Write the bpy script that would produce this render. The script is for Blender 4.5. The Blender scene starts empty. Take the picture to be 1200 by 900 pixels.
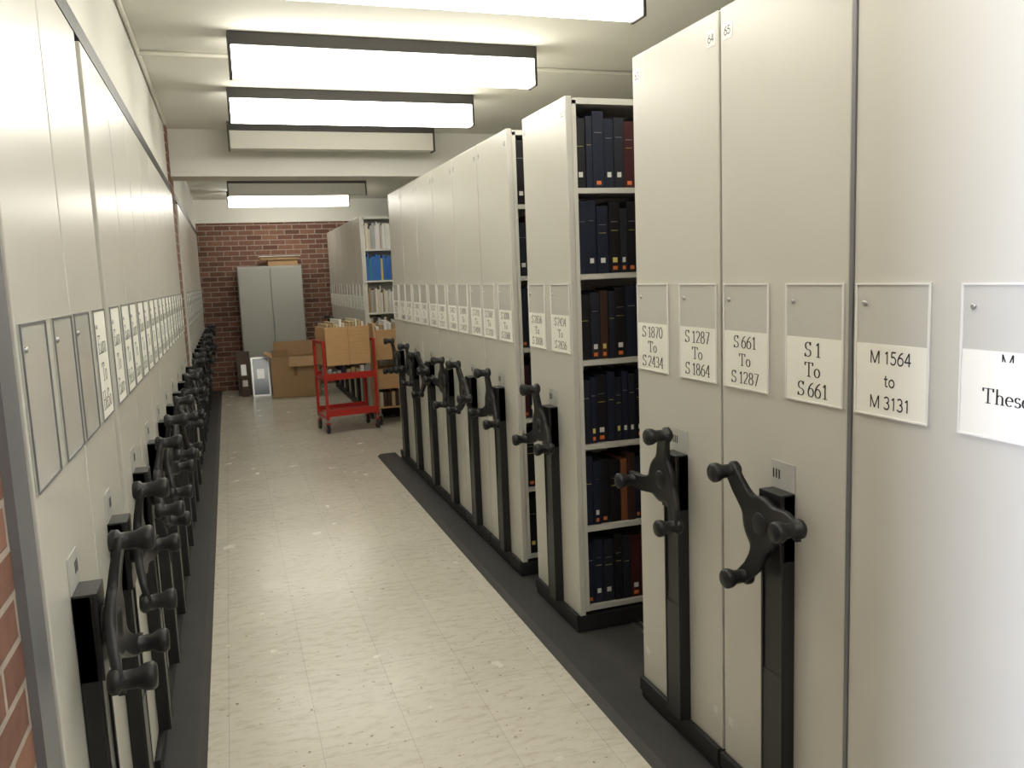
import bpy, math, random
from mathutils import Matrix, Vector
random.seed(7)
sc = bpy.context.scene
sc.view_settings.view_transform = 'Standard'
sc.view_settings.look = 'None'
COL = sc.collection

# ------------------------------------------------------------------ materials
def newmat(name):
    m = bpy.data.materials.new(name); m.use_nodes = True
    nt = m.node_tree; b = nt.nodes['Principled BSDF']
    return m, nt, b

def pmat(name, col, rough=0.5, metal=0.0, var=0.06, scale=6.0, bump=0.0, bscale=200.0, spec=0.5):
    m, nt, b = newmat(name)
    tc = nt.nodes.new('ShaderNodeTexCoord')
    nz = nt.nodes.new('ShaderNodeTexNoise'); nz.inputs['Scale'].default_value = scale
    nz.inputs['Detail'].default_value = 3
    nt.links.new(tc.outputs['Object'], nz.inputs['Vector'])
    mx = nt.nodes.new('ShaderNodeMix'); mx.data_type = 'RGBA'
    mx.inputs['A'].default_value = (col[0]*(1-var), col[1]*(1-var), col[2]*(1-var), 1)
    mx.inputs['B'].default_value = (min(1,col[0]*(1+var)), min(1,col[1]*(1+var)), min(1,col[2]*(1+var)), 1)
    nt.links.new(nz.outputs['Fac'], mx.inputs['Factor'])
    nt.links.new(mx.outputs['Result'], b.inputs['Base Color'])
    b.inputs['Roughness'].default_value = rough
    b.inputs['Metallic'].default_value = metal
    b.inputs['Specular IOR Level'].default_value = spec
    if bump > 0:
        n2 = nt.nodes.new('ShaderNodeTexNoise'); n2.inputs['Scale'].default_value = bscale
        nt.links.new(tc.outputs['Object'], n2.inputs['Vector'])
        bp = nt.nodes.new('ShaderNodeBump'); bp.inputs['Strength'].default_value = bump
        bp.inputs['Distance'].default_value = 0.002
        nt.links.new(n2.outputs['Fac'], bp.inputs['Height'])
        nt.links.new(bp.outputs['Normal'], b.inputs['Normal'])
    return m

def emat(name, col, s):
    m, nt, b = newmat(name)
    b.inputs['Base Color'].default_value = (0.8,0.8,0.75,1)
    b.inputs['Emission Color'].default_value = (*col,1)
    b.inputs['Emission Strength'].default_value = s
    return m

def brickmat(name, axis):
    m, nt, b = newmat(name)
    g = nt.nodes.new('ShaderNodeNewGeometry')
    sp = nt.nodes.new('ShaderNodeSeparateXYZ'); nt.links.new(g.outputs['Position'], sp.inputs[0])
    cb = nt.nodes.new('ShaderNodeCombineXYZ')
    nt.links.new(sp.outputs['Y' if axis == 'x' else 'X'], cb.inputs['X'])
    nt.links.new(sp.outputs['Z'], cb.inputs['Y'])
    br = nt.nodes.new('ShaderNodeTexBrick')
    nt.links.new(cb.outputs[0], br.inputs['Vector'])
    br.inputs['Scale'].default_value = 1
    br.inputs['Brick Width'].default_value = 0.225
    br.inputs['Row Height'].default_value = 0.075
    br.inputs['Mortar Size'].default_value = 0.0075
    br.inputs['Mortar Smooth'].default_value = 0.3
    br.inputs['Color1'].default_value = (0.15,0.060,0.038,1)
    br.inputs['Color2'].default_value = (0.28,0.125,0.075,1)
    br.inputs['Mortar'].default_value = (0.40,0.33,0.27,1)
    nz = nt.nodes.new('ShaderNodeTexNoise'); nz.inputs['Scale'].default_value = 25; nz.inputs['Detail'].default_value = 5
    nt.links.new(g.outputs['Position'], nz.inputs['Vector'])
    mx = nt.nodes.new('ShaderNodeMix'); mx.data_type='RGBA'; mx.blend_type='MULTIPLY'
    mx.inputs['Factor'].default_value = 0.5
    nt.links.new(br.outputs['Color'], mx.inputs['A']); nt.links.new(nz.outputs['Fac'], mx.inputs['B'])
    hs = nt.nodes.new('ShaderNodeHueSaturation'); hs.inputs['Value'].default_value = 1.25; hs.inputs['Saturation'].default_value=0.92
    nt.links.new(mx.outputs['Result'], hs.inputs['Color'])
    nt.links.new(hs.outputs['Color'], b.inputs['Base Color'])
    b.inputs['Roughness'].default_value = 0.85
    bp = nt.nodes.new('ShaderNodeBump'); bp.inputs['Strength'].default_value=0.6; bp.inputs['Distance'].default_value=0.006; bp.invert=True
    nt.links.new(br.outputs['Fac'], bp.inputs['Height']); nt.links.new(bp.outputs['Normal'], b.inputs['Normal'])
    return m

def floormat():
    m, nt, b = newmat('vinyl_tile')
    g = nt.nodes.new('ShaderNodeNewGeometry')
    mp = nt.nodes.new('ShaderNodeMapping'); mp.inputs['Location'].default_value=(0.12,0.05,0)
    nt.links.new(g.outputs['Position'], mp.inputs['Vector'])
    br = nt.nodes.new('ShaderNodeTexBrick'); nt.links.new(mp.outputs[0], br.inputs['Vector'])
    br.offset = 0.0
    br.inputs['Scale'].default_value=1; br.inputs['Brick Width'].default_value=0.305; br.inputs['Row Height'].default_value=0.305
    br.inputs['Mortar Size'].default_value=0.0012; br.inputs['Mortar Smooth'].default_value=0.2
    br.inputs['Color1'].default_value=(0.60,0.575,0.495,1); br.inputs['Color2'].default_value=(0.64,0.615,0.53,1)
    br.inputs['Mortar'].default_value=(0.45,0.43,0.35,1)
    mp2 = nt.nodes.new('ShaderNodeMapping'); mp2.inputs['Scale'].default_value=(6,16,1); mp2.inputs['Rotation'].default_value=(0,0,0.5)
    nt.links.new(g.outputs['Position'], mp2.inputs['Vector'])
    nz = nt.nodes.new('ShaderNodeTexNoise'); nz.inputs['Scale'].default_value=2.0; nz.inputs['Detail'].default_value=8; nz.inputs['Roughness'].default_value=0.65
    nt.links.new(mp2.outputs[0], nz.inputs['Vector'])
    cr = nt.nodes.new('ShaderNodeValToRGB')
    cr.color_ramp.elements[0].position=0.30; cr.color_ramp.elements[0].color=(0.74,0.70,0.61,1)
    cr.color_ramp.elements[1].position=0.52; cr.color_ramp.elements[1].color=(1,1,1,1)
    nt.links.new(nz.outputs['Fac'], cr.inputs['Fac'])
    mx = nt.nodes.new('ShaderNodeMix'); mx.data_type='RGBA'; mx.blend_type='MULTIPLY'; mx.inputs['Factor'].default_value=0.7
    nt.links.new(br.outputs['Color'], mx.inputs['A']); nt.links.new(cr.outputs['Color'], mx.inputs['B'])
    n3 = nt.nodes.new('ShaderNodeTexNoise'); n3.inputs['Scale'].default_value=38; n3.inputs['Detail'].default_value=2
    nt.links.new(g.outputs['Position'], n3.inputs['Vector'])
    c3 = nt.nodes.new('ShaderNodeValToRGB')
    c3.color_ramp.elements[0].position=0.26; c3.color_ramp.elements[0].color=(0.45,0.38,0.28,1)
    c3.color_ramp.elements[1].position=0.32; c3.color_ramp.elements[1].color=(1,1,1,1)
    nt.links.new(n3.outputs['Fac'], c3.inputs['Fac'])
    m2 = nt.nodes.new('ShaderNodeMix'); m2.data_type='RGBA'; m2.blend_type='MULTIPLY'; m2.inputs['Factor'].default_value=1
    nt.links.new(mx.outputs['Result'], m2.inputs['A']); nt.links.new(c3.outputs['Color'], m2.inputs['B'])
    nt.links.new(m2.outputs['Result'], b.inputs['Base Color'])
    n4 = nt.nodes.new('ShaderNodeTexNoise'); n4.inputs['Scale'].default_value=6; n4.inputs['Detail'].default_value=4
    nt.links.new(g.outputs['Position'], n4.inputs['Vector'])
    mr = nt.nodes.new('ShaderNodeMapRange'); mr.inputs['To Min'].default_value=0.13; mr.inputs['To Max'].default_value=0.34
    nt.links.new(n4.outputs['Fac'], mr.inputs['Value']); nt.links.new(mr.outputs[0], b.inputs['Roughness'])
    b.inputs['Specular IOR Level'].default_value=0.55
    bp = nt.nodes.new('ShaderNodeBump'); bp.inputs['Strength'].default_value=0.10; bp.inputs['Distance'].default_value=0.01
    nt.links.new(n4.outputs['Fac'], bp.inputs['Height']); nt.links.new(bp.outputs['Normal'], b.inputs['Normal'])
    return m

M_panel = pmat('painted_steel_panel', (0.585,0.572,0.513), 0.30, 0.0, 0.015, 2)
M_case  = pmat('shelf_steel', (0.66,0.645,0.58), 0.45, 0, 0.02)
M_edge  = pmat('panel_edge_trim', (0.20,0.20,0.215), 0.4, 0.3)
M_rail  = pmat('dark_top_rail', (0.03,0.03,0.032), 0.5)
M_black = pmat('black_plastic', (0.010,0.010,0.011), 0.42, 0, 0.2, 30, 0.15, 400, 0.4)
M_chan  = pmat('black_channel', (0.011,0.011,0.012), 0.35, 0, 0.2)
M_base  = pmat('base_black', (0.016,0.016,0.016), 0.6, 0, 0.2)
M_strip = pmat('rubber_ramp', (0.040,0.038,0.038), 0.6, 0, 0.25, 12)
M_deck  = pmat('deck_dark', (0.055,0.053,0.05), 0.7, 0, 0.25, 5)
M_steel = pmat('steel_rail', (0.45,0.45,0.45), 0.35, 0.9)
M_plate = pmat('slot_plate_grey', (0.55,0.55,0.52), 0.4, 0.2)
M_hold  = pmat('label_holder', (0.555,0.55,0.505), 0.2, 0, 0.01)
M_holdb = pmat('label_holder_rim', (0.80,0.79,0.75), 0.25, 0, 0.01)
M_paper = pmat('paper', (0.86,0.855,0.78), 0.6, 0, 0.01)
M_ink   = pmat('ink', (0.015,0.015,0.015), 0.6)
M_ceil  = pmat('ceiling_paint', (0.76,0.75,0.68), 0.8, 0, 0.02, 3)
M_wall  = pmat('wall_paint', (0.78,0.77,0.71), 0.75, 0, 0.02, 3)
M_floor = floormat()
M_brx   = brickmat('brick_side','x')
M_bry   = brickmat('brick_end','y')
M_on    = emat('diffuser_lit', (1.0,0.96,0.86), 11.0)
M_off   = pmat('diffuser_unlit', (0.60,0.58,0.51), 0.4, 0, 0.01)
M_frame = pmat('fixture_frame', (0.03,0.026,0.022), 0.45)
M_grey  = pmat('cabinet_grey', (0.40,0.395,0.36), 0.45, 0, 0.02)
M_card  = pmat('cardboard', (0.44,0.28,0.15), 0.85, 0, 0.08, 9)
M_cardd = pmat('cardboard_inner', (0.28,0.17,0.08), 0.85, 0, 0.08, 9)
M_red   = pmat('red_paint', (0.46,0.03,0.02), 0.35, 0, 0.05)
M_rub   = pmat('caster_rubber', (0.02,0.02,0.02), 0.6)
M_glass = pmat('frame_glass', (0.10,0.14,0.19), 0.12, 0, 0.3, 5)
M_fr1   = pmat('frame_silver', (0.55,0.56,0.56), 0.3, 0.6)
M_fr2   = pmat('frame_darkwood', (0.07,0.04,0.025), 0.5)
M_white = pmat('matt_white', (0.8,0.79,0.74), 0.6)
M_conduit = pmat('conduit_paint', (0.66,0.64,0.56), 0.6)
def woodmat():
    m, nt, b = newmat('birch_plywood')
    tc = nt.nodes.new('ShaderNodeTexCoord'); mp = nt.nodes.new('ShaderNodeMapping'); mp.inputs['Scale'].default_value=(8,8,60)
    nt.links.new(tc.outputs['Object'], mp.inputs['Vector'])
    nz = nt.nodes.new('ShaderNodeTexNoise'); nz.inputs['Scale'].default_value=1; nz.inputs['Detail'].default_value=4
    nt.links.new(mp.outputs[0], nz.inputs['Vector'])
    cr = nt.nodes.new('ShaderNodeValToRGB')
    cr.color_ramp.elements[0].color=(0.50,0.28,0.12,1); cr.color_ramp.elements[1].color=(0.64,0.42,0.21,1)
    nt.links.new(nz.outputs['Fac'], cr.inputs['Fac']); nt.links.new(cr.outputs['Color'], b.inputs['Base Color'])
    b.inputs['Roughness'].default_value=0.45
    return m
M_wood = woodmat()
BK = [pmat('book_navy',(0.012,0.016,0.036),0.55), pmat('book_black',(0.009,0.009,0.011),0.5), pmat('book_midnight',(0.015,0.018,0.028),0.55),
      pmat('book_maroon',(0.06,0.012,0.013),0.55), pmat('book_brown',(0.05,0.023,0.014),0.55), pmat('book_rust',(0.24,0.09,0.035),0.6)]
BKL = [pmat('journal_white',(0.75,0.74,0.70),0.6), pmat('journal_cream',(0.68,0.62,0.48),0.6), pmat('journal_blue',(0.04,0.16,0.50),0.5),
       pmat('journal_tan',(0.45,0.33,0.18),0.6), pmat('journal_teal',(0.03,0.25,0.28),0.5), pmat('journal_yellow',(0.75,0.55,0.08),0.5), pmat('journal_grey',(0.4,0.4,0.4),0.6)]
M_org = pmat('sticker_orange',(0.80,0.20,0.06),0.5)
M_yel = pmat('sticker_yellow',(0.80,0.68,0.2),0.5)

# ------------------------------------------------------------------ mesh builder
class MB:
    def __init__(s): s.v=[]; s.f=[]; s.m=[]; s.mats=[]; s.sm=[]; s.xf=None
    def mi(s,mat):
        if mat not in s.mats: s.mats.append(mat)
        return s.mats.index(mat)
    def add(s, vs, fs, mat, smooth=False):
        o=len(s.v); k=s.mi(mat)
        for p in vs:
            p=Vector(p)
            if s.xf is not None: p = s.xf @ p
            s.v.append(tuple(p))
        for f in fs:
            s.f.append([i+o for i in f]); s.m.append(k); s.sm.append(smooth)
    def box(s,x0,x1,y0,y1,z0,z1,mat):
        if x0>x1: x0,x1=x1,x0
        if y0>y1: y0,y1=y1,y0
        if z0>z1: z0,z1=z1,z0
        vs=[(x0,y0,z0),(x1,y0,z0),(x1,y1,z0),(x0,y1,z0),(x0,y0,z1),(x1,y0,z1),(x1,y1,z1),(x0,y1,z1)]
        s.add(vs,[(0,3,2,1),(4,5,6,7),(0,1,5,4),(1,2,6,5),(2,3,7,6),(3,0,4,7)],mat)
    def lathe(s,c,axis,prof,mat,seg=16):
        ax=Vector(axis).normalized(); c=Vector(c)
        t=Vector((0,0,1)) if abs(ax.z)<0.9 else Vector((1,0,0))
        a=ax.cross(t).normalized(); b=ax.cross(a)
        vs=[];fs=[]
        for h,r in prof:
            for i in range(seg):
                an=2*math.pi*i/seg
                vs.append(c+ax*h+a*(r*math.cos(an))+b*(r*math.sin(an)))
        n=len(prof)
        for j in range(n-1):
            for i in range(seg):
                k=(i+1)%seg
                fs.append((j*seg+i,j*seg+k,(j+1)*seg+k,(j+1)*seg+i))
        s.add(vs,fs,mat,True)
        s.add([vs[i] for i in range(seg)],[tuple(range(seg))[::-1]],mat)
        s.add([vs[(n-1)*seg+i] for i in range(seg)],[tuple(range(seg))],mat)
    def rod(s,p,q,r,mat,seg=10):
        p=Vector(p);q=Vector(q); s.lathe(p,q-p,[(0,r),((q-p).length,r)],mat,seg)
    def prism(s,poly,axis_fn,t0,t1,mat):
        n=len(poly)
        vs=[axis_fn(u,v,t0) for u,v in poly]+[axis_fn(u,v,t1) for u,v in poly]
        fs=[tuple(range(n))[::-1],tuple(range(n,2*n))]+[(i,(i+1)%n,n+(i+1)%n,n+i) for i in range(n)]
        s.add(vs,fs,mat)
    def make(s,name,parent=None,bevel=0,recalc=True):
        me=bpy.data.meshes.new(name); me.from_pydata(s.v,[],s.f)
        for m in s.mats: me.materials.append(m)
        for p,k,sm in zip(me.polygons,s.m,s.sm): p.material_index=k; p.use_smooth=sm
        if recalc:
            import bmesh
            bm=bmesh.new(); bm.from_mesh(me); bmesh.ops.recalc_face_normals(bm,faces=bm.faces); bm.to_mesh(me); bm.free()
        ob=bpy.data.objects.new(name,me); COL.objects.link(ob)
        if parent is not None:
            ob.parent=parent; ob.matrix_parent_inverse=Matrix.Translation(-Vector(parent.location))
        if bevel>0:
            md=ob.modifiers.new('bevel','BEVEL'); md.width=bevel; md.segments=2; md.limit_method='ANGLE'
        return ob
def empty(name,loc):
    e=bpy.data.objects.new(name,None); e.location=loc; e.empty_display_size=0.2; COL.objects.link(e); return e

# ------------------------------------------------------------------ lettering (stroke built)
def arc(cx,cy,rx,ry,a0,a1,n=14):
    return [(cx+rx*math.cos(math.radians(a0+(a1-a0)*i/n)), cy+ry*math.sin(math.radians(a0+(a1-a0)*i/n))) for i in range(n+1)]
def rot9(st): return [[(0.52-x,1-y) for x,y in p] for p in st]
six=[arc(.26,.3,.21,.3,0,360,20),[(.43,.98),(.28,.88),(.14,.68),(.06,.42),(.05,.3)]]
G={
'S':(.58,[arc(.28,.74,.20,.25,25,270)+arc(.28,.25,.23,.24,88,-155)],[[(.48,1),(.48,.78)],[(.06,.0),(.06,.22)]]),
's':(.42,[arc(.2,.45,.13,.16,25,270)+arc(.2,.155,.15,.15,88,-155)],[]),
'T':(.74,[[(.04,.97),(.66,.97)],[(.35,1),(.35,0)]],[[(.2,.02),(.5,.02)],[(.05,.99),(.05,.78)],[(.65,.99),(.65,.78)]]),
'o':(.56,[arc(.26,.3,.2,.29,0,360,20)],[]),
'M':(.95,[[(.14,1),(.14,0)],[(.14,1),(.46,.03)],[(.46,.03),(.78,1)],[(.8,1),(.8,0)]],[[(.02,.02),(.27,.02)],[(.66,.02),(.93,.02)],[(.02,.98),(.18,.98)],[(.76,.98),(.93,.98)]]),
'h':(.60,[[(.13,1),(.13,0)],arc(.29,.42,.16,.18,165,0)+[(.45,0)]],[[(.03,.02),(.24,.02)],[(.35,.02),(.56,.02)]]),
'e':(.50,[[(.06,.34),(.42,.34)],arc(.24,.3,.19,.29,5,310,18)],[]),
't':(.38,[[(.16,.85),(.16,.1),(.22,.02),(.32,.04)],[(.03,.6),(.31,.6)]],[]),
'u':(.58,[[(.12,.6),(.12,.2)]+arc(.26,.18,.14,.17,180,340),[(.44,.6),(.44,0)]],[]),
'r':(.4,[[(.13,.6),(.13,0)],arc(.28,.42,.14,.17,165,50)],[[(.03,.02),(.25,.02)]]),
'E':(.66,[[(.14,1),(.14,0)],[(.14,.97),(.58,.97)],[(.14,.52),(.48,.52)],[(.14,.03),(.6,.03)]],[[(.58,1),(.58,.8)],[(.6,0),(.6,.22)],[(.03,.02),(.15,.02)],[(.03,.98),(.15,.98)]]),
'H':(.8,[[(.16,1),(.16,0)],[(.62,1),(.62,0)],[(.16,.52),(.62,.52)]],[[(.04,.02),(.28,.02)],[(.5,.02),(.74,.02)],[(.04,.98),(.28,.98)],[(.5,.98),(.74,.98)]]),
'0':(.56,[arc(.26,.5,.21,.49,0,360,22)],[]),
'1':(.5,[[(.12,.8),(.27,.97),(.27,0)]],[[(.12,.02),(.42,.02)]]),
'2':(.56,[arc(.25,.72,.2,.26,160,-25)+[(.06,.04)],[(.05,.04),(.48,.04)]],[]),
'3':(.56,[arc(.24,.75,.18,.23,150,-90),arc(.24,.27,.21,.26,90,-150)],[]),
'4':(.56,[[(.37,0),(.37,1)],[(.36,.98),(.04,.3)],[(.03,.3),(.5,.3)]],[[(.26,.02),(.48,.02)]]),
'5':(.56,[[(.45,.97),(.14,.97)],[(.14,.97),(.11,.58)],arc(.24,.31,.21,.3,125,-150)],[]),
'6':(.56,six,[]),
'7':(.56,[[(.05,.96),(.48,.96)],[(.47,.96),(.2,0)]],[]),
'8':(.56,[arc(.26,.75,.17,.23,0,360,18),arc(.26,.27,.21,.26,0,360,18)],[]),
'9':(.56,rot9(six),[]),
' ':(.26,[],[]),
}
XS=1.28   # horizontal proportion of the lettering
def text(mb, s, fn, size, mat, sans=False, bold=1.0):
    W=sum(G.get(c,G['o'])[0] for c in s)*size*XS; u0=-W/2
    for c in s:
        adv,st,se=G.get(c,G['o'])
        for grp in ([st] if sans else [st,se]):
            for pl in grp:
                for (x0,y0),(x1,y1) in zip(pl[:-1],pl[1:]):
                    x0,x1=x0*XS,x1*XS
                    dx,dy=x1-x0,y1-y0; L=math.hypot(dx,dy)
                    if L<1e-6: continue
                    tx,ty=dx/L,dy/L
                    w=(0.058 if sans else 0.024+0.045*abs(ty)**1.3)*bold
                    e=0.012
                    xa,ya,xb,yb=x0-tx*e,y0-ty*e,x1+tx*e,y1+ty*e
                    q=[(xa-ty*w,ya+tx*w),(xa+ty*w,ya-tx*w),(xb+ty*w,yb-tx*w),(xb-ty*w,yb+tx*w)]
                    mb.add([fn(u0+a*size,b*size) for a,b in q],[(0,1,2,3)],mat)
        u0+=adv*size*XS

# ------------------------------------------------------------------ shelving
XR, XL = 1.355, -0.34
TOP = 2.305
def crank(mb, P, yc, zc, ang, s):
    """three-arm hand crank; P(w,y,z)"""
    R=0.165; N=96; K=8
    out=[]
    for i in range(N):
        th=2*math.pi*i/N
        ph=((th+math.pi/3)%(2*math.pi/3))-math.pi/3
        sn=abs(math.sin(ph))
        r=R+.012 if sn<1e-6 else min(R+.012,0.0255/sn)
        r=(r**5+0.072**5)**0.2
        out.append((th,min(r,R+0.012)))
    def pt(th,r,face):
        a=math.radians(ang)+th+0.32*((r/R)**1.5)
        w=0.054+0.026*(r/R)**2 + (0.024-0.008*(r/R) if face else 0)
        return P(w, yc+r*math.cos(a), zc+r*math.sin(a))
    vs=[];fs=[]
    for face in (0,1):
        base=len(vs)
        vs.append(pt(0,0.0001,face))
        for k in range(1,K+1):
            for th,r in out: vs.append(pt(th,r*k/K,face))
        for i in range(N):
            j=(i+1)%N
            fs.append((base,base+1+i,base+1+j))
            for k in range(K-1):
                a=base+1+k*N; b=a+N
                fs.append((a+i,a+j,b+j,b+i))
    o0=1+(K-1)*N; o1=1+K*N+1+(K-1)*N
    for i in range(N):
        j=(i+1)%N; fs.append((o0+i,o0+j,o1+j,o1+i))
    mb.add(vs,fs,M_black,True)
    ax=Vector(P(1,0,0))-Vector(P(0,0,0))
    mb.lathe(P(0.03,yc,zc),ax,[(0,.040),(.03,.040),(.050,.030),(.053,.022),(.054,.001)],M_black,18)
    for k in range(3):
        a=math.radians(ang+120*k)+0.32
        c=P(0.074,yc+R*math.cos(a),zc+R*math.sin(a))
        mb.lathe(c,ax,[(-.006,.018),(0,.025),(.012,.025),(.018,.018),(.046,.019),(.060,.026),(.074,.027),(.080,.022),(.082,.001)],M_black,16)

def unit(side,Xp,y0,y1,texts=(None,None),ang=0,L=2.7,nums=(None,None),handle=True,full=False,sans=False,fonth=0.034,fonts=None):
    s = -1 if side=='R' else 1
    P=lambda w,y,z:(Xp+s*w,y,z)
    e=empty('mobile_shelving_unit',(Xp,(y0+y1)/2,0.0))
    g=0.004
    a,b=y0+g,y1-g
    mb=MB()
    mb.box(Xp,Xp-s*0.028,a,b,0.095,TOP,M_panel)
    mb.make('end_panel',e,0.003)
    mb=MB()
    wa=0.029
    n=3
    bay=(L-0.03)/n
    for k in range(n+1):
        w=wa+k*bay
        mb.box(Xp-s*w,Xp-s*(w+0.018),a+.004,b-.004,0.11,TOP-.015,M_case)
    zs=[.13,.49,.855,1.22,1.585,1.94]
    for z in zs:
        mb.box(Xp-s*(wa+.019),Xp-s*(wa+L-.04),a+.012,b-.012,z-.022,z,M_case)
    mb.box(Xp-s*(wa+.001),Xp-s*(wa+L-.02),a+.004,b-.004,TOP-.03,TOP-.006,M_case)
    mid=(a+b)/2
    mb.box(Xp-s*(wa+.019),Xp-s*(wa+L-.04),mid-.004,mid+.004,.11,TOP-.03,M_case)
    mb.make('shelves_and_uprights',e)
    mb=MB()
    mb.box(Xp+s*0.012,Xp-s*(wa+L-.02),a+.002,b-.002,0.0215,0.094,M_base)
    mb.box(Xp+s*0.018,Xp+s*0.002,a+.0,b-.0,0.05,0.10,M_base)
    mb.make('carriage_base',e,0.003)
    yc=mid-0.028
    if handle:
        mb=MB()
        mb.box(Xp+s*.001,Xp+s*.036,yc-.046,yc+.046,.10,1.00,M_chan)
        mb.box(Xp+s*.036,Xp+s*.041,yc-.046,yc-.038,.10,1.00,M_chan)
        mb.box(Xp+s*.036,Xp+s*.041,yc+.038,yc+.046,.10,1.00,M_chan)
        mb.box(Xp+s*.036,Xp+s*.039,yc-.038,yc+.038,.10,.50,M_chan)
        mb.box(Xp+s*.001,Xp+s*.047,yc-.046,yc+.046,.82,1.003,M_chan)
        mb.make('drive_channel',e,0.003)
        mb=MB()
        mb.box(Xp+s*.0005,Xp+s*.003,yc-.046,yc+.05,1.004,1.078,M_plate)
        for q in range(3):
            mb.box(Xp+s*.003,Xp+s*.0036,yc+.044-q*.012,yc+.039-q*.012,1.03,1.055,M_ink)
        mb.make('slot_plate',e)
        mb=MB(); crank(mb,P,yc,.92,ang,s); mb.make('crank_handle',e)
    mb=MB()
    hs=[(b-.012-.212,b-.012),(a+.012,a+.012+.212)]
    tdir = -1 if side=='R' else 1
    for i,(h0,h1) in enumerate(hs):
        z0,z1=1.252,1.548
        mb.box(Xp+s*.0005,Xp+s*.003,h0,h1,z0,z1,M_hold)
        t=.004
        rim = M_holdb if side=='R' else M_edge
        mb.box(Xp+s*.003,Xp+s*.006,h0,h0+t,z0,z1,rim); mb.box(Xp+s*.003,Xp+s*.006,h1-t,h1,z0,z1,rim)
        mb.box(Xp+s*.003,Xp+s*.006,h0+t,h1-t,z0,z0+t,rim); mb.box(Xp+s*.003,Xp+s*.006,h0+t,h1-t,z1-t,z1,rim)
        mb.lathe(P(.002,(h1-.028 if side=='R' else h0+.028),z1-.045),(s,0,0),[(0,.006),(.005,.006),(.006,.004)],M_steel,10)
        if texts[i] == 'TUCKED':
            hc=(h0+h1)/2
            mb.box(Xp+s*.003,Xp+s*.0036,h0+t+.001,h1-t-.001,z0+t,z0+.168,M_paper)
            text(mb,'M',(lambda u,v: P(.0040,hc+tdir*u,z0+.137+v)),.026,M_ink,True)
            mb.box(Xp+s*.0042,Xp+s*.0050,h0+t+.001,h1-t-.001,z0+t,z0+.149,M_paper)
            text(mb,'These',(lambda u,v: P(.0054,hc+tdir*u,z0+.068+v)),.029,M_ink,False)
        elif texts[i]:
            ph=.162 if not full else .29
            mb.box(Xp+s*.003,Xp+s*.0042,h0+t+.001,h1-t-.001,z0+t,z0+ph,M_paper)
            hc=(h0+h1)/2
            ls=texts[i].split('/'); n_=len(ls)
            fh=fonts[i] if fonts else fonth
            sp=min(.052,(.15)/n_) if not full else .075
            pc=ph/2 if not full else .125
            ztop=z0+pc+ (n_-1)*sp/2 - fh/2+.002
            for q,l in enumerate(ls):
                Wt=sum(G.get(c,G['o'])[0] for c in l)*fh*XS
                f2=fh*min(1,.185/Wt)
                text(mb,l,(lambda u,v,zq=ztop-q*sp: P(.0046,hc+tdir*u,zq+v)),f2,M_ink,sans,1.0)
    for i,nm in enumerate(nums):
        if nm:
            yy = b-.035 if i==0 else a+.035
            mb.box(Xp+s*.0005,Xp+s*.0012,yy-.022,yy+.022,TOP-.09,TOP-.045,M_holdb)
            text(mb,nm,(lambda u,v: P(.0016,yy+tdir*u,TOP-.078+v)),.022,M_ink,True)
            mb.box(Xp+s*.0005,Xp+s*.0012,yy-.012,yy+.012,.20,.225,M_holdb)
    mb.make('label_holders',e,recalc=False)
    return e

W=.53
unit('R',XR,-0.57,-0.04,(None,None),20)
unit('R',XR,-0.04,0.49,(None,None),80)
unit('R',XR,0.49,1.02,(None,None),35)
e3=unit('R',XR,1.02,1.552,('M 1564/to/M 3131','TUCKED'),ang=60,sans=True,fonth=.028,handle=False,nums=('67','68'))
mb=MB(); mb.box(XR-.004,XR+.02,1.5485,1.5590,.10,TOP,M_edge); mb.make('bumper_strip',e3)
unit('R',XR,1.560,2.088,('S 661/To/S 1287','S 1/To/S 661'),ang=30,nums=('65','66'),fonts=(.034,.036))
unit('R',XR,2.092,2.620,('S 1870/To/S 2434','S 1287/To/S 1864'),ang=90,nums=('63','64'),fonth=.037)
unit('R',XR,3.20,3.73,('S 2836/To/S 3008','S 2434/To/S 2836'),ang=70,nums=('61','62'))
ys=[3.95+W*i for i in range(6)]
tx=['S 3008','S 3368','S 3710','S 4090','S 4422','S 4800','S 5122','S 5460','S 5800','S 6140','S 6471','S 6800','S 7120']
for i,y in enumerate(ys):
    unit('R',XR,y,y+W-.003,(tx[2*i+1]+'/To/'+tx[2*i+2],tx[2*i]+'/To/'+tx[2*i+1]),ang=[75,50,100,30,88,65][i],nums=(str(59-2*i),str(60-2*i)))
XR2=1.47
for i in range(6):
    y=9.5+W*i
    unit('R',XR2,y,y+W-.003,('S 10/To/S 20','S 20/To/S 30'),ang=40*i,L=2.5)
ly=[1.575,2.105,2.72]+[2.72+W*k for k in range(1,8)]
for i,y in enumerate(ly):
    # tuple is (far holder, near holder)
    tt=(None,None) if i==0 else (('Euro/To/HeSo',None) if i==1 else ('Euro/To/HeSo','Euro/To/Euro'))
    unit('L',XL,y,y+W-.003,tt,ang=[62,85,50,80,60,30,75,100,50,80][i],L=2.6,fonth=.05,full=True)
for i in range(9):
    y=7.75+W*i
    unit('L',XL,y,y+W-.003,('Euro/To/Euro','Euro/To/HeSo'),ang=33*i,L=2.6,fonth=.05,full=True)

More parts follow.
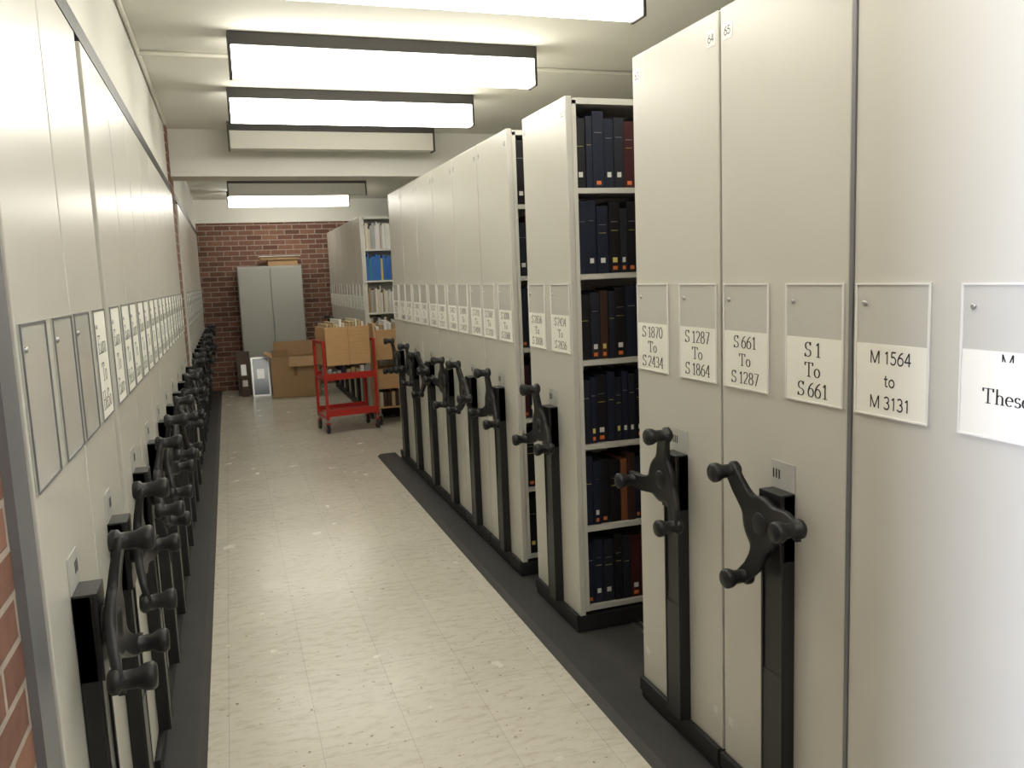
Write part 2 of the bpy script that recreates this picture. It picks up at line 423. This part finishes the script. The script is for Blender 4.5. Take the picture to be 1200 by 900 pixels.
# ------------------------------------------------------------------ books
def books(mb, x0, x1, yface, ydir, zs, pal, wts, hr=(.25,.30), wr=(.028,.056), stickers=True, gap=0.0):
    for z in zs:
        x=x0
        while x < x1-.03:
            if gap and random.random()<gap: x+=random.uniform(.03,.12); continue
            w=random.uniform(*wr)
            if x+w>x1: break
            h=random.uniform(*hr); m=random.choices(pal,wts)[0]
            d0=random.uniform(0,.012)
            ya=yface+ydir*(.018+d0); yb=yface+ydir*.225
            mb.box(x+.0015,x+w-.0015,ya,yb,z+.0015,z+h,m)
            if stickers:
                yo=ya-ydir*.0008
                if random.random()<.5: mb.box(x+w*.3,x+w*.7,yo,ya,z+.045,z+.066,random.choice([M_white,M_white,M_yel]))
                if random.random()<.35: mb.box(x+w*.3,x+w*.7,yo,ya,z+.014,z+.030,M_org)
                if random.random()<.4: mb.box(x+w*.2,x+w*.8,yo,ya,z+h*.72,z+h*.728,M_steel)
                if random.random()<.4: mb.box(x+w*.2,x+w*.8,yo,ya,z+h*.60,z+h*.605,M_yel)
            x+=w
ZS=[.13,.49,.855,1.22,1.585,1.94]
mb=MB()
def bays(X,L,sd=1,n=2):
    bay=(L-.03)/3
    return [(X+sd*(.029+k*bay+.020), X+sd*(.029+(k+1)*bay-.002)) for k in range(n)]
for x0,x1 in bays(XR,2.7,1,3):
    books(mb,x0,x1,3.21,1,ZS[2:],BK,[6,5,5,1.6,1.2,0],(.27,.315))
    books(mb,x0,x1,3.21,1,ZS[:2],BK,[5,4,4,3,2,.9],(.27,.315))
for x0,x1 in bays(XR,2.7,1,2):
    books(mb,x0,x1,2.605,-1,ZS,BK,[5,5,5,2,1,.2])
    books(mb,x0,x1,3.715,-1,ZS,BK,[5,5,5,2,1,.2])
    books(mb,x0,x1,3.96,1,ZS,BK,[4,3,4,3,1.5,.4],(.26,.315))
mb.make('bound_volumes')
mb=MB()
for x0,x1 in bays(XR2,2.5,1,2):
    for z,wt in zip(ZS,[[3,3,1,3,1,1,1],[3,3,0,3,0,0,1],[4,3,0,2,0,0,1],[5,2,0,1,0,0,1],[1,0,7,0,2,.6,0],[6,2,.3,.5,0,0,2]]):
        books(mb,x0,x1,9.51,1,[z],BKL,wt,(.22,.31),(.012,.035),False,.03)
mb.make('journal_volumes')
mb=MB()
bay=(2.6-.03)/3
books(mb,XL-.029-bay+.02,XL-.05,2.73,1,ZS,BKL,[2,3,0,3,0,0,1],(.22,.30),(.015,.04),False)
mb.make('journal_volumes')

# ------------------------------------------------------------------ room
def single(name,boxes,mat,bevel=0):
    mb=MB()
    for b in boxes: mb.box(*b,mat)
    return mb.make(name,None,bevel)
CH=2.85; YB=13.2
single('floor',[(-3.2,4.4,-2.6,YB+.2,-.1,0)],M_floor)
single('ceiling',[(-3.2,4.4,-2.6,YB+.2,CH,CH+.1)],M_ceil)
single('wall_far',[(-3.2,4.4,YB,YB+.2,0,2.51)],M_bry)
single('trim_1',[(-3.2,4.4,YB-.04,YB+.2,2.51,CH)],M_wall)
single('wall_right',[(4.2,4.4,-2.6,YB,0,CH)],M_wall)
single('wall_left',[(-3.2,-3.02,-2.6,YB,0,CH)],M_wall)
single('wall_near',[(-3.02,4.2,-2.6,-2.4,0,CH)],M_wall)
wy0,wy1,wz0,wz1=-.95,.20,.70,2.35
single('wall_brick_left',[(-.62,-.36,-2.4,wy0,0,CH),(-.62,-.36,wy1,1.47,0,CH),(-.62,-.36,wy0,wy1,0,wz0),(-.62,-.36,wy0,wy1,wz1,CH)],M_brx)
mb=MB()
for a,b in ((wy0,wy0+.05),(-.40,-.35),(wy1-.05,wy1)): mb.box(-.52,-.46,a,b,wz0,wz1,M_white)
mb.box(-.52,-.46,wy0,wy1,wz0,wz0+.05,M_white); mb.box(-.52,-.46,wy0,wy1,wz1-.05,wz1,M_white)
mb.make('window_1')
single('trim_2',[(-.62,-.345,1.47,1.57,0,CH-.45)],M_edge)
single('wall_brick_pier_left',[(-.9,-.35,7.03,7.62,0,CH)],M_brx)
single('trim_3',[(-.55,-.36,1.57,7.03,2.40,CH),(-.55,-.36,1.47,1.57,2.40,CH)],M_wall)
single('trim_4',[(-.55,-.35,1.47,7.03,2.33,2.385)],M_rail)
single('trim_5',[(-.55,-.36,7.62,YB,2.40,CH)],M_wall)
single('trim_6',[(-.55,-.35,7.62,YB,2.33,2.385)],M_rail)
single('ceiling_beam',[(-.35,4.2,7.30,7.62,2.48,CH)],M_wall)
def ramp(name,xa,xb,y0,y1):
    mb=MB(); h=.021
    sgn=1 if xb>xa else -1
    vs=[(xa,y0,0.001),(xb,y0,0.001),(xb,y0,h),(xa+sgn*.03,y0,h),(xa,y1,0.001),(xb,y1,0.001),(xb,y1,h),(xa+sgn*.03,y1,h)]
    mb.add(vs,[(0,1,2,3),(7,6,5,4),(0,4,5,1),(1,5,6,2),(2,6,7,3),(3,7,4,0)],M_strip)
    mb.make(name)
ramp('floor_ramp_right',1.175,1.342,-2.4,7.4)
ramp('floor_ramp_left',-.19,-.327,-2.4,YB)
def deck(name,x0,x1,y0,y1):
    mb=MB(); mb.box(x0,x1,y0,y1,.001,.018,M_deck)
    d=(x1-x0)
    for k in (.10,.5,.9):
        xx=x0+d*k
        mb.box(xx-.022,xx-.012,y0,y1,.018,.0205,M_steel); mb.box(xx+.012,xx+.022,y0,y1,.018,.0205,M_steel)
    mb.make(name)
deck('rail_deck_right',1.343,4.18,-2.35,7.2)
deck('rail_deck_right',1.46,4.0,9.45,12.75)
deck('rail_deck_left',-3.0,-.328,1.58,7.02)
deck('rail_deck_left',-3.0,-.328,7.63,13.1)
mb=MB()
mb.rod((-.36,4.95,2.835),(4.2,4.95,2.835),.013,M_conduit)
mb.make('ceiling_conduit')
mb=MB(); mb.rod((-.345,2.0,2.835),(-.345,7.0,2.835),.012,M_conduit); mb.make('ceiling_conduit')

def fixture(y,lit=True):
    x0,x1=.10,1.74; d=.12; zb=2.645
    e=empty('ceiling_light_fixture',((x0+x1)/2,y+d/2,CH))
    mb=MB()
    mb.box(x0,x1,y,y+d,2.785,CH-.001,M_frame)
    mb.box(x0,x0+.014,y,y+d,zb-.008,2.785,M_frame); mb.box(x1-.014,x1,y,y+d,zb-.008,2.785,M_frame)
    mb.make('housing',e,.002)
    mb=MB(); mb.box(x0+.0145,x1-.0145,y+.004,y+d-.004,zb,2.784,M_on if lit else M_off)
    mb.make('diffuser',e,.003)
for y,l in ((-.55,True),(.7,True),(1.96,True),(3.22,True),(4.5,True),(5.75,True),(6.92,False),(8.15,True),(10.5,False),(12.0,True)): fixture(y,l)  # lit ones nearest the camera and just past the beam: unseen, added for brightness

# ------------------------------------------------------------------ cabinet
cx0,cx1,cy0,cy1,chh=.16,1.07,12.68,13.14,1.85
e=empty('steel_cupboard',((cx0+cx1)/2,(cy0+cy1)/2,0))
mb=MB()
mb.box(cx0,cx1,cy0+.02,cy1,.0,chh,M_grey)
mid=(cx0+cx1)/2
mb.make('body',e,.004)
mb=MB(); mb.box(cx0+.012,mid-.004,cy0,cy0+.019,.06,chh-.02,M_grey); mb.box(mid+.004,cx1-.012,cy0,cy0+.019,.06,chh-.02,M_grey)
mb.make('doors',e,.003)
mb=MB(); mb.box(mid+.02,mid+.04,cy0-.02,cy0-.001,.95,1.08,M_steel); mb.box(mid-.045,mid-.03,cy0-.012,cy0-.001,.98,1.04,M_steel)
mb.make('handle',e,.003)
mb=MB()
def openbox(mb,x0,x1,y0,y1,z0,z1,t,m,mi_):
    mb.box(x0,x1,y0,y1,z0,z0+t,mi_)
    mb.box(x0,x1,y0,y0+t,z0+t,z1,m); mb.box(x0,x1,y1-t,y1,z0+t,z1,m)
    mb.box(x0,x0+t,y0+t,y1-t,z0+t,z1,m); mb.box(x1-t,x1,y0+t,y1-t,z0+t,z1,m)
openbox(mb,.60,1.02,12.74,13.05,1.852,1.94,.006,M_card,M_cardd)
mb.box(.5,1.05,12.72,13.08,1.941,1.985,M_card)
mb.box(.48,1.07,12.70,13.09,1.986,1.995,M_white)
mb.make('cardboard_tray')
mb=MB(); mb.xf=Matrix.Translation((.50,11.95,0))@Matrix.Rotation(math.radians(-8),4,'Z')
BW=.64
openbox(mb,0,BW,0,.44,.001,.57,.006,M_card,M_cardd)
mb.prism([(.0,.57),(.006,.57),(-.054,.68),(-.06,.68)],lambda u,v,t:(t,u,v),.02,.24,M_card)
mb.prism([(0,.57),(-.10,.44),(-.106,.443),(-.006,.57)],lambda u,v,t:(t,u,v),.25,BW-.01,M_card)
mb.prism([(BW,.57),(BW+.006,.57),(BW+.09,.44),(BW+.084,.44)],lambda u,v,t:(u,t,v),.01,.43,M_card)
mb.prism([(0,.57),(-.006,.57),(-.10,.63),(-.10,.636)],lambda u,v,t:(u,t,v),.01,.43,M_card)
mb.prism([(.44,.57),(.446,.57),(.47,.76),(.464,.76)],lambda u,v,t:(t,u,v),.01,BW-.01,M_card)
mb.box(.30,.35,-.001,0,.30,.568,M_cardd)
mb.make('cardboard_box')
def picture(x0,x1,yb,h,lean,mf,mg):
    mb=MB(); mb.xf=Matrix.Translation((x0,yb,.002))@Matrix.Rotation(-lean,4,'X')
    w=x1-x0; t=.022
    mb.box(0,w,0,.02,0,t,mf); mb.box(0,w,0,.02,h-t,h,mf); mb.box(0,t,0,.02,t,h-t,mf); mb.box(w-t,w,0,.02,t,h-t,mf)
    mb.box(t,w-t,.008,.016,t,h-t,mg)
    mb.box(w*.3,w*.7,.0072,.008,h*.45,h*.7,M_steel)
    mb.make('framed_picture')
picture(.24,.49,12.30,.56,.15,M_fr1,M_glass)
picture(.05,.23,12.50,.64,.12,M_fr2,M_fr2)
mb=MB(); mb.box(.09,.20,12.36,12.46,.001,.30,M_fr2); mb.box(.11,.18,12.359,12.36,.15,.24,M_white); mb.make('box_file')

# ------------------------------------------------------------------ book trucks
def caster(mb,x,y,mred):
    mb.rod((x,y,.11),(x,y,.17),.012,M_steel)
    mb.box(x-.02,x+.02,y-.03,y+.03,.10,.115,mred)
    mb.box(x-.022,x-.018,y-.02,y+.02,.05,.11,M_steel); mb.box(x+.018,x+.022,y-.02,y+.02,.05,.11,M_steel)
    mb.lathe((x-.014,y,.052),(1,0,0),[(0,.044),(.004,.051),(.024,.051),(.028,.044)],M_rub,20)
    mb.lathe((x-.016,y,.052),(1,0,0),[(0,.02),(.032,.02)],M_red,12)
loc=Vector((.90,8.76,0)); xf=Matrix.Translation(loc)@Matrix.Rotation(math.radians(8),4,'Z')
e=empty('book_truck',loc)
w,d=.54,.40
mb=MB(); mb.xf=xf
for x in (0,w):
    for y in (0,d):
        mb.box(x-.014,x+.014,y-.014,y+.014,.15,.98,M_red)
    mb.box(x-.014,x+.014,.014,d-.014,.15,.18,M_red); mb.box(x-.014,x+.014,.014,d-.014,.95,.98,M_red)
    mb.box(x-.012,x+.012,.014,d-.014,.56,.585,M_red)
mb.make('frame',e,.003)
mb=MB(); mb.xf=xf
for z in (.20,.585):
    mb.box(.014,w-.014,0,d,z,z+.012,M_red)
    mb.box(.014,w-.014,-.012,0,z-.02,z+.05,M_red); mb.box(.014,w-.014,d,d+.01,z-.02,z+.05,M_red)
mb.make('shelves',e,.002)
mb=MB(); mb.xf=xf
for x in (0,w):
    for y in (.02,d-.02): caster(mb,x,y,M_red)
mb.make('casters',e)
mb=MB(); mb.xf=xf
mb.box(.02,w-.05,-.03,-.012,.72,1.12,M_wood)
mb.box(.02,w-.05,d-.02,d,.72,1.12,M_wood)
mb.box(.02,.038,-.012,d-.02,.72,1.12,M_wood); mb.box(w-.068,w-.05,-.012,d-.02,.72,1.12,M_wood)
mb.box(.038,w-.068,-.012,d-.02,.72,.74,M_wood)
mb.box(.26,.263,-.032,-.03,.72,1.12,M_cardd)
mb.make('wooden_card_box',e,.002)
mb=MB(); mb.xf=xf
random.seed(3)
for q in range(12):
    x=.045+q*.034
    mb.box(x,x+.026,.0,d-.04,.745,1.14+random.uniform(0,.06),random.choice([BKL[1],BKL[0],BKL[3]]))
for q in range(9):
    x=.04+q*.05
    mb.box(x,x+.04,.03,.3,.60,.60+random.uniform(.04,.10),random.choice([BKL[6],BKL[0],BK[0],BKL[3]]))
mb.make('cards_and_books',e)
loc=Vector((1.47,9.00,0)); xf=Matrix.Translation(loc)
e=empty('book_truck',loc)
w,d=.46,.36
mb=MB(); mb.xf=xf
mb.prism([(0,.16),(d,.16),(d,1.12),(0.05,1.12),(0,.9)],lambda u,v,t:(t,u,v),0,.02,M_wood)
mb.prism([(0,.16),(d,.16),(d,1.12),(0.05,1.12),(0,.9)],lambda u,v,t:(t,u,v),w-.02,w,M_wood)
for z in (.18,.50,.80): mb.box(.02,w-.02,.01,d-.01,z,z+.018,M_wood); mb.box(.02,w-.02,d-.028,d-.01,z+.018,z+.12,M_wood)
mb.box(.02,w-.02,.0,.015,.72,1.05,M_wood)
mb.box(.02,w-.02,.0,.015,.40,.62,M_wood)
mb.make('wooden_shelves',e,.003)
mb=MB(); mb.xf=xf
for x in (.03,w-.03):
    for y in (.04,d-.04): caster(mb,x,y,M_steel)
mb.make('casters',e)
mb=MB(); mb.xf=xf
for q in range(9):
    x=.03+q*.045
    mb.box(x,x+.038,.03,.26,.82,1.08+random.uniform(0,.08),random.choice([BKL[1],BKL[0],BKL[3]]))
    mb.box(x,x+.038,.03,.26,.20,.36,random.choice([BKL[1],BK[4],BKL[3]]))
mb.make('books',e)

# ------------------------------------------------------------------ daylight through the window
ld=bpy.data.lights.new('daylight','AREA'); ld.shape='RECTANGLE'; ld.size=.4; ld.size_y=.9; ld.energy=250; ld.color=(.74,.80,1.0)
lo=bpy.data.objects.new('window_daylight',ld); lo.location=(-2.2,-.9,1.9); COL.objects.link(lo)
lo.rotation_euler=Vector((1,.45,-.1)).to_track_quat('-Z','Y').to_euler()
wd=bpy.data.worlds.new('world'); sc.world=wd; wd.use_nodes=True
wd.node_tree.nodes['Background'].inputs[0].default_value=(.8,.88,1,1); wd.node_tree.nodes['Background'].inputs[1].default_value=.5

# ------------------------------------------------------------------ camera
F=Vector((.3166,.9393,-.1321)).normalized()
R0=Vector((.9476,-.3194,0)).normalized()
U0=R0.cross(F)
if U0.z<0: U0=-U0
r=math.atan(.04)
R=math.cos(r)*R0-math.sin(r)*U0
U=math.sin(r)*R0+math.cos(r)*U0
cam=bpy.data.cameras.new('camera'); co=bpy.data.objects.new('camera',cam); COL.objects.link(co)
B=-F
co.matrix_world=Matrix(((R.x,U.x,B.x,0),(R.y,U.y,B.y,0),(R.z,U.z,B.z,1.6),(0,0,0,1)))
cam.sensor_width=36; cam.lens=970/1200*36; cam.clip_start=.02
sc.camera=co
